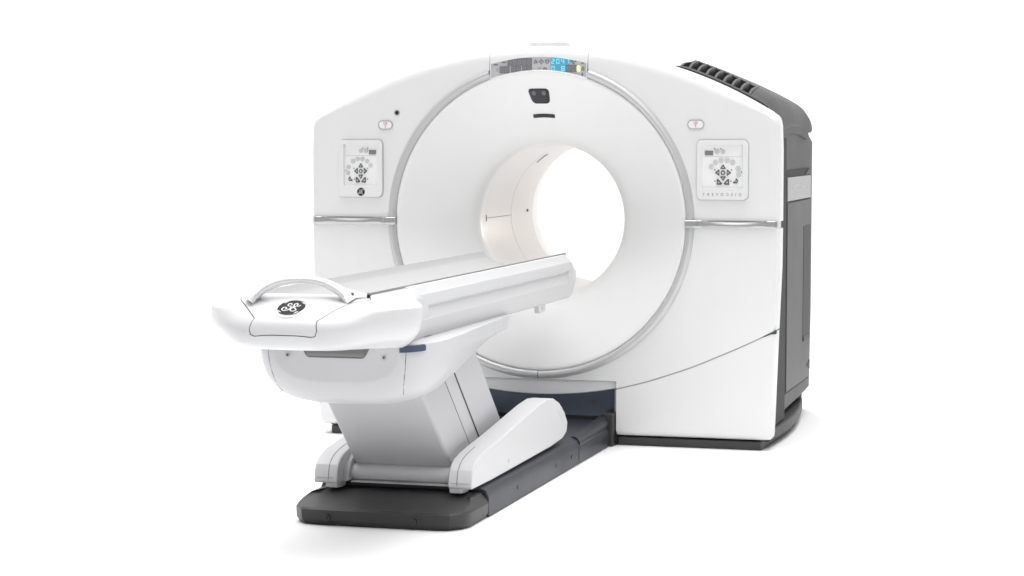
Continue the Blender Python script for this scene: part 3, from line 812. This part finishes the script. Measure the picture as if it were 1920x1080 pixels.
# joint lines of the housing front cover
for s in (-1, 1):
    P = []
    for k in range(15):
        z = .762-.172*k/14
        # find the surface y at x = s*(.245 shrinking) by marching
        x = .262-.03*(k/14)**2
        for y in [-2.765+.002*j for j in range(150)]:
            S = hull_sec(y)[:15]; w = 0
            for (a, b) in zip(S, S[1:]):
                if b[2] <= z <= a[2]: w = a[0]+(b[0]-a[0])*(a[2]-z)/max(1e-6, a[2]-b[2])
            if w >= x: break
        P.append((s*x, y-.0003, z))
    bm = bmesh.new(); tube(bm, P, .0016, 6); tlink('joint_line', fin(bm), M['seam'], hull, wn=False)
    bm = bmesh.new(); disc_y(bm, s*.183, .727, .0085, -2.7685, -2.74, 16); o = tlink('screw', fin(bm), M['btnring'], hull, wn=False)
    bm = bmesh.new(); disc_y(bm, s*.183, .7285, .0042, -2.770, -2.767, 12); tlink('screw_socket', fin(bm), M['slot'], o, wn=False)
# grip recess under the nose
bm = bmesh.new(); prism(bm, round_poly([(-.132, .765), (.132, .765), (.108, .722), (-.110, .722)], .012, 5), 'y', -2.7675, -2.75)
gr = tlink('grip_recess', fin(bm), mat('grey_grip_pocket', (.13, .127, .127), .5), hull, wn=False)
bm = bmesh.new()
rows = []
for k in range(17):
    x = -.11+.22*k/16; d = math.sin(PI*k/16)**.5*.006
    rows.append([(x, -2.7674, .762), (x, -2.7674-d*.2, .756), (x, -2.769-d, .738+.004), (x, -2.7685-d*.6, .730), (x, -2.7674, .727)])
loft(bm, rows); tlink('grip_lip', fin(bm), mat('grey_grip_lip', (.17, .167, .167), .4), gr, ang=60)
# blue release clips
for s in (-1, 1):
    PL = [(.246, -2.770), (.272, -2.763), (.300, -2.739), (.314, -2.715), (.319, -2.704)]
    bm = bmesh.new(); loft(bm, [[(s*(x-.02), y+.02, a_), (s*x, y, a_), (s*(x+.001), y-.001, b_), (s*(x-.02), y+.02, b_)] for (x, y), a_, b_ in zip(catmull(PL, 3), [.7475+.0004*k for k in range(13)], [.7680+.0008*min(k, 8)-.0035*max(0, k-10) for k in range(13)])])
    tlink('release_clip', fin(bm), M['navy'], T)

# ---- table top rails
SEC = [(.206, .886), (.206, .966), (.212, .9695), (.219, .967), (.236, .942), (.2435, .936), (.247, .925), (.247, .899), (.2455, .896), (.235, .892), (.234, .888), (.244, .850), (.247, .846), (.248, .842), (.232, .775), (.224, .767)]
def rail_sec(y, k=0.0, kz=0.0, groove=1.0):
    S = []
    for i, (x, z) in enumerate(SEC):
        if 9 <= i <= 10: x = x*groove+(.246)*(1-groove)
        xx = x-.045*k if i > 3 else x-.01*k
        zz = z
        if z < .9: zz = max(z, .767+kz*(.165))
        if i <= 3: zz = z
        S.append((xx, zz))
    S[0] = (S[0][0], min(.886, .886)); 
    return [(x, y, z) for x, z in S]+[(-x, y, z) for x, z in S[::-1]]
bm = bmesh.new()
secs = [rail_sec(-2.62, groove=0), rail_sec(-2.50, groove=0), rail_sec(-2.485, groove=.0), rail_sec(-2.47, groove=1), rail_sec(-1.5), rail_sec(-.80), rail_sec(-.42), rail_sec(-.405, groove=1), rail_sec(-.395, groove=0), rail_sec(-.37, groove=0)]
def tail(t, y=None):
    y = -.37+.27*t if y is None else y
    zt = lerp([(0, .967), (.12, .960), (.25, .935), (.5, .925), (.8, .917), (.93, .900), (1, .880)], t)
    zb = .767+.06*t**3
    w = .247-.045*t**1.6
    H = [(.206-.03*t, min(.886, zt-.012)), (.2065-.03*t, zt-.003), (.212-.03*t, zt), (.219-.03*t, zt-.001), (w-.011, zt-.022), (w-.004, zt-.029), (w, max(.845, zt-.04)), (w, .8445), (w, .8443), (w, .844), (w, .843), (w-.001, .842), (w-.001, .841), (w-.001, .840), (w-.014, zb+.008), (w-.022, zb)]
    return [(x, y, z) for x, z in H]+[(-x, y, z) for x, z in H[::-1]]
for t in (.05, .12, .18, .25, .4, .6, .8, .9, .96, 1): secs.append(tail(t))
loft(bm, secs)
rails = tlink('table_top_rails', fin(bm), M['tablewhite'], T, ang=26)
bm = bmesh.new()
box(bm, -.204, .204, -2.9, -.29, .86, .884); tlink('rail_bed', fin(bm), M['slot'], rails, wn=False)
for s in (-1, 1):
    bm = bmesh.new(); tube(bm, [(s*.2085, -2.985, .9655), (s*.2085, -2.53, .9655), (s*.2085, -2.49, .9692), (s*.2085, -.33, .9700)], .0020, 6); tlink('joint_line', fin(bm), M['seam'] if s > 0 else M['seamlt'], rails, wn=False)
    bm = bmesh.new(); prism(bm, [(s*.2155+.005*math.cos(t), -3.015+.006*math.sin(t)) for t in [2*PI*i/12 for i in range(12)]], 'z', .960, .9712); tlink('screw', fin(bm), M['black'], rails, wn=False)
    bm = bmesh.new(); prism(bm, round_poly([(-.86, .769), (-.74, .769), (-.745, .742), (-.77, .734), (-.84, .734), (-.855, .742)], .005, 3), 'x', s*.205, s*.226); cl = tlink('cable_clip', fin(bm), M['tablewhite'], rails, bevel=.002)
    bm = bmesh.new(); prism(bm, [(-.80+.006*math.cos(t), .754+.006*math.sin(t)) for t in [2*PI*i/12 for i in range(12)]], 'x', s*.225, s*.2275); tlink('screw', fin(bm), M['iconlt'], cl, wn=False)
# shadow joint between rails and housing
bm = bmesh.new(); box(bm, -.222, .222, -2.45, -1.42, .765, .776); tlink('joint_line', fin(bm), M['slot'], rails, wn=False)
for s in (-1, 1):
    bm = bmesh.new(); prism(bm, [(-2.47, .7665), (-2.30, .7665), (-2.31, .7745), (-2.46, .7755)], 'x', s*.22, s*.2365)
    tlink('bumper', fin(bm), M['navy'], rails, wn=False)

# ---- cradle: shallow trough shell
bm = bmesh.new()
def crad(y, drop=0, thin=0):
    P = []
    n = 26
    for i in range(n+1):
        x = -.199+.398*i/n; q = abs(x)/.199
        z = .905+.058*q**2.3-drop
        P.append((x, y, z))
    top = [(-.2045, y, .9655-drop), (-.2035, y, .973-drop), (-.1995, y, .9745-drop), (-.1955, y, .971-drop)]+P[1:-1]+[(.1955, y, .971-drop), (.1995, y, .9745-drop), (.2035, y, .973-drop), (.2045, y, .9655-drop)]
    bot = [(x, y, .8935-drop) for x in (.19, .1, 0, -.1, -.19)]
    return top+bot
yy = [-2.975, -2.96, -2.9, -2.4, -1.8, -1.2, -.6, -.33, -.315, -.305]
loft(bm, [crad(y) for y in yy])
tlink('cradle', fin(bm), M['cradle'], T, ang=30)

# ---- nose
NP = [(0, -3.262), (.06, -3.261), (.12, -3.254), (.18, -3.236), (.235, -3.205), (.285, -3.155), (.329, -3.09), (.360, -3.03), (.378, -2.97), (.374, -2.90), (.352, -2.83), (.322, -2.76), (.293, -2.69), (.270, -2.62), (.256, -2.55), (.249, -2.50), (.247, -2.46)]
NPs = catmull(NP, 4)
nose_plan = [(-x, y) for x, y in NPs[:0:-1]] + NPs
LAY = [(.7625, .085), (.764, .060), (.769, .040), (.780, .022), (.800, .008), (.830, .001), (.858, 0), (.872, .002), (.884, .007), (.896, .016), (.908, .030), (.914, .040), (.920, .050), (.926, .061), (.932, .074), (.943, .100), (.952, .126), (.959, .150), (.963, .170)]
FRONT = [(a, b) for a, b in LAY]
FLANK = [(.7625, .125), (.768, .098), (.780, .070), (.800, .044), (.830, .019), (.858, .006), (.884, .001), (.905, 0), (.918, 0), (.926, .003), (.932, .011), (.939, .034), (.946, .068), (.953, .110), (.959, .145), (.963, .170)]
def nose_layer(z, ins):
    out = []
    Np = nose_plan; n = len(Np)
    for i, (x, y) in enumerate(Np):
        a = Np[max(i-1, 0)]; c = Np[min(i+1, n-1)]
        dx, dy = c[0]-a[0], c[1]-a[1]; l = math.hypot(dx, dy); nx, ny = dy/l, -dx/l     # outward
        # flank inset limited towards the rails
        k = 1.0
        if y > -2.95: k = max(0.0, min(1, (-2.46-y)/.49))
        q = max(0, min(1, (abs(x)-.14)/.20)); q = q*q*(3-2*q)
        side = (lerp(FRONT, z)*(1-q)+lerp(FLANK, z)*q)*k
        # bring flank profile to the rail profile at the rear end
        tx = x - nx*side*(.92 if abs(x) > .2 else 1); ty = y-ny*side if y < -2.9 else y-ny*side*k*.3
        if y > -2.9:
            f = 1-k
            S = lerp([(.7625, .224), (.775, .232), (.842, .248), (.925, .247), (.942, .236), (.967, .219)], z)
            tx = (tx*(1-f**2)+math.copysign(S, x)*f**2)
        lift = .028*max(0, min(1, (-2.72-y)/.3))*max(0, 1-(z-.7625)/.10)
        out.append((tx, ty, z+lift))
    return out
bm = bmesh.new()
secs = [nose_layer(z, i) for z, i in LAY]
# close the top a little higher, gently domed towards the rear
top = [(x*.97 if abs(x) > .215 else x, y+.01 if y < -2.9 else y, .9655) for x, y, z in secs[-1]]
secs.append(top)
loft(bm, secs)
nose = fin(bm)
bm = bmesh.new(); box(bm, -.2055, .2055, -2.982, -2.0, .885, 1.2); nose = boolean(nose, fin(bm), 'DIFFERENCE')
# seam prism along (0,1,-1)
cov = [(-.105, -2.413), (-.120, -2.405), (-.124, -2.388), (-.119, -2.36), (-.112, -2.335), (-.150, -2.27), (-.200, -2.185), (-.226, -2.135), (-.234, -2.105), (-.236, -2.07), (-.232, -1.995), (-.215, -1.985), (.195, -1.985), (.214, -2.035), (.232, -2.085), (.125, -2.325), (.114, -2.342), (.114, -2.365), (.118, -2.390), (.112, -2.408), (.100, -2.413)]
q2 = 1/math.sqrt(2)
cov = [(a, b*q2) for a, b in cov]
def cprism(off):
    cx = 0; cw = -2.2*q2
    pts = []
    n = len(cov)
    for i in range(n):
        a = cov[i-1]; b = cov[i]; c = cov[(i+1) % n]
        dx, dw = c[0]-a[0], c[1]-a[1]; l = math.hypot(dx, dw)
        nx, nw = dw/l, -dx/l
        # orientation: outward test
        if nx*(b[0]-cx)+nw*(b[1]-cw) < 0 and not (.1 < abs(b[0]) < .13 and -2.4*q2 < b[1] < -2.33*q2): nx, nw = -nx, -nw
        if (.1 < abs(b[0]) < .13 and -2.4*q2 < b[1] < -2.33*q2) and nx*b[0] < 0: nx, nw = -nx, -nw
        pts.append((b[0]+nx*off, b[1]+nw*off))
    bm = bmesh.new()
    def P(p, d):   # w = (y+z)/sqrt2 ; d = (y-z)/sqrt2
        return (p[0], (p[1]+d)*q2, (p[1]-d)*q2)
    A = [bm.verts.new(P(p, -3.1)) for p in pts]; B = [bm.verts.new(P(p, -2.70)) for p in pts]
    n = len(pts); bm.faces.new(A); bm.faces.new(B[::-1])
    for i in range(n): bm.faces.new((A[i], B[i], B[(i+1) % n], A[(i+1) % n]))
    return fin(bm)
nb = boolean(nose.copy(), cprism(.0022), 'DIFFERENCE')
nc = boolean(nose.copy(), cprism(-.0014), 'INTERSECT')
core = bmesh.new(); core.from_mesh(nose); bmesh.ops.recalc_face_normals(core, faces=core.faces); core.normal_update()
for v in core.verts: v.co -= v.normal*.0032
nose_o = tlink('nose_housing', nb, M['tablewhite'], T, ang=30)
cover = tlink('nose_cover', nc, M['tablewhite'], T, ang=30)
tlink('seal', fin(core), M['slot'], nose_o, wn=False)
# logo
nv = Vector((0, -.42, .905)).normalized(); ux = Vector((1, 0, 0)); uy = nv.cross(ux)
mtx = Matrix(((ux.x, uy.x, nv.x, 0), (ux.y, uy.y, nv.y, -3.181), (ux.z, uy.z, nv.z, .9325), (0, 0, 0, 1)))
bm = bmesh.new(); prism(bm, [(.066*math.cos(2*PI*i/48), .066*math.sin(2*PI*i/48)) for i in range(48)], 'z', -.014, .0006); me = fin(bm); me.transform(mtx); tlink('badge_seat', me, M['tablewhite'], cover, bevel=.003)
bd = badge('badge', .048, cover, mtx)
# handle arch
HP = [(-.172, -3.135, .950), (-.158, -3.128, .968), (-.134, -3.118, .987), (-.098, -3.108, 1.006), (-.055, -3.100, 1.018), (0, -3.096, 1.0225), (.055, -3.094, 1.019), (.098, -3.092, 1.008), (.134, -3.090, .991), (.160, -3.088, .972), (.178, -3.086, .950)]
HP = catmull(HP, 5)
def hr(x):
    q = abs(x)/.17
    return (.0165+.026*q**3, .0130+.005*q)
bm = bmesh.new(); tube(bm, HP, [hr(p[0]) for p in HP], 14, flat=(1, 1, (0, 0, 1)))
hd = tlink('handle', fin(bm), M['hsilver'], T, ang=50, wn=False)
for s in (-1, 1):
    bm = bmesh.new()
    P = [(s*.150, -3.115, .962), (s*.158, -3.075, .962), (s*.222, -3.005, .964), (s*.186, -3.085, .962)]
    Q = [(s*.128, -3.095, 1.000), (s*.128, -3.075, 1.002), (s*.205, -3.01, .974), (s*.150, -3.065, .992)]
    loft(bm, [P, Q]); o = tlink('handle_flange', fin(bm), M['hsilver'], hd, ang=30, bevel=.003)
    if s < 0: continue
    bm = bmesh.new(); bmesh.ops.create_uvsphere(bm, u_segments=12, v_segments=8, radius=.0075, matrix=Matrix.Translation((s*.178, -3.075, .976)) @ Matrix.Diagonal((1, 1.3, .8, 1))); tlink('screw', fin(bm), M['btndk'], hd, ang=60)

# ================================================================== camera, light
cam = bpy.data.cameras.new('camera'); co = bpy.data.objects.new('camera', cam); COL.objects.link(co)
yaw = math.radians(16.1); pit = math.atan(284/4035)
F = Vector((-math.sin(yaw)*math.cos(pit), math.cos(yaw)*math.cos(pit), -math.sin(pit))); R = Vector((math.cos(yaw), math.sin(yaw), 0)); U = R.cross(F)
co.matrix_world = Matrix(((R.x, U.x, -F.x, 2.72312), (R.y, U.y, -F.y, -9.93153), (R.z, U.z, -F.z, 1.51), (0, 0, 0, 1)))
cam.sensor_width = 36; cam.lens = 4035/1920*36; cam.clip_end = 300
scene.camera = co

w = bpy.data.worlds.new('World'); scene.world = w; w.use_nodes = True
nt = w.node_tree; bg = nt.nodes['Background']
# white studio: bright backdrop and ceiling, dimmer side towards the photographer
tc = nt.nodes.new('ShaderNodeTexCoord'); sp = nt.nodes.new('ShaderNodeSeparateXYZ'); nt.links.new(tc.outputs['Generated'], sp.inputs[0])
mr = nt.nodes.new('ShaderNodeMapRange'); mr.interpolation_type = 'SMOOTHSTEP'
mr.inputs['From Min'].default_value = -.55; mr.inputs['From Max'].default_value = .35; mr.inputs['To Min'].default_value = .30; mr.inputs['To Max'].default_value = 1.09
nt.links.new(sp.outputs['Y'], mr.inputs['Value']); m2 = nt.nodes.new('ShaderNodeMapRange'); m2.interpolation_type = 'SMOOTHSTEP'
m2.inputs['From Min'].default_value = .15; m2.inputs['From Max'].default_value = .85; m2.inputs['To Min'].default_value = 1; m2.inputs['To Max'].default_value = .45
nt.links.new(sp.outputs['X'], m2.inputs['Value'])
mm = nt.nodes.new('ShaderNodeMath'); mm.operation = 'MULTIPLY'; nt.links.new(mr.outputs['Result'], mm.inputs[0]); nt.links.new(m2.outputs['Result'], mm.inputs[1])
nt.links.new(mm.outputs[0], bg.inputs['Strength'])
bg.inputs['Color'].default_value = (1, 1, 1, 1)

def area(name, loc, target, size, power, col=(1, 1, 1), sy=None):
    l = bpy.data.lights.new(name, 'AREA'); l.energy = power; l.size = size; l.color = col
    if sy: l.shape = 'RECTANGLE'; l.size_y = sy
    o = bpy.data.objects.new(name, l); COL.objects.link(o); o.location = loc
    o.rotation_euler = (Vector(target)-Vector(loc)).to_track_quat('-Z', 'Y').to_euler()
    return o
o = area('softbox_overhead', (0, -1.5, 9.0), (0, -1.5, 0), 12.0, 470); o.data.spread = math.radians(80)
area('softbox_front', (2.8, -5.2, 5.0), (0, -.2, 1.0), 3.0, 80, sy=2.4)
area('warm_bore_fill', (.75, 2.5, 1.25), (-.37, .95, 1.12), .3, 5, col=(1, .86, .74))  # added unseen fill behind the rear opening, warms the bore wall
scene.view_settings.view_transform = 'Standard'; scene.view_settings.look = 'None'
scene.view_settings.exposure = 0.15; scene.view_settings.gamma = 1
scene.render.engine = 'CYCLES'
scene.cycles.max_bounces = 8; scene.cycles.diffuse_bounces = 6
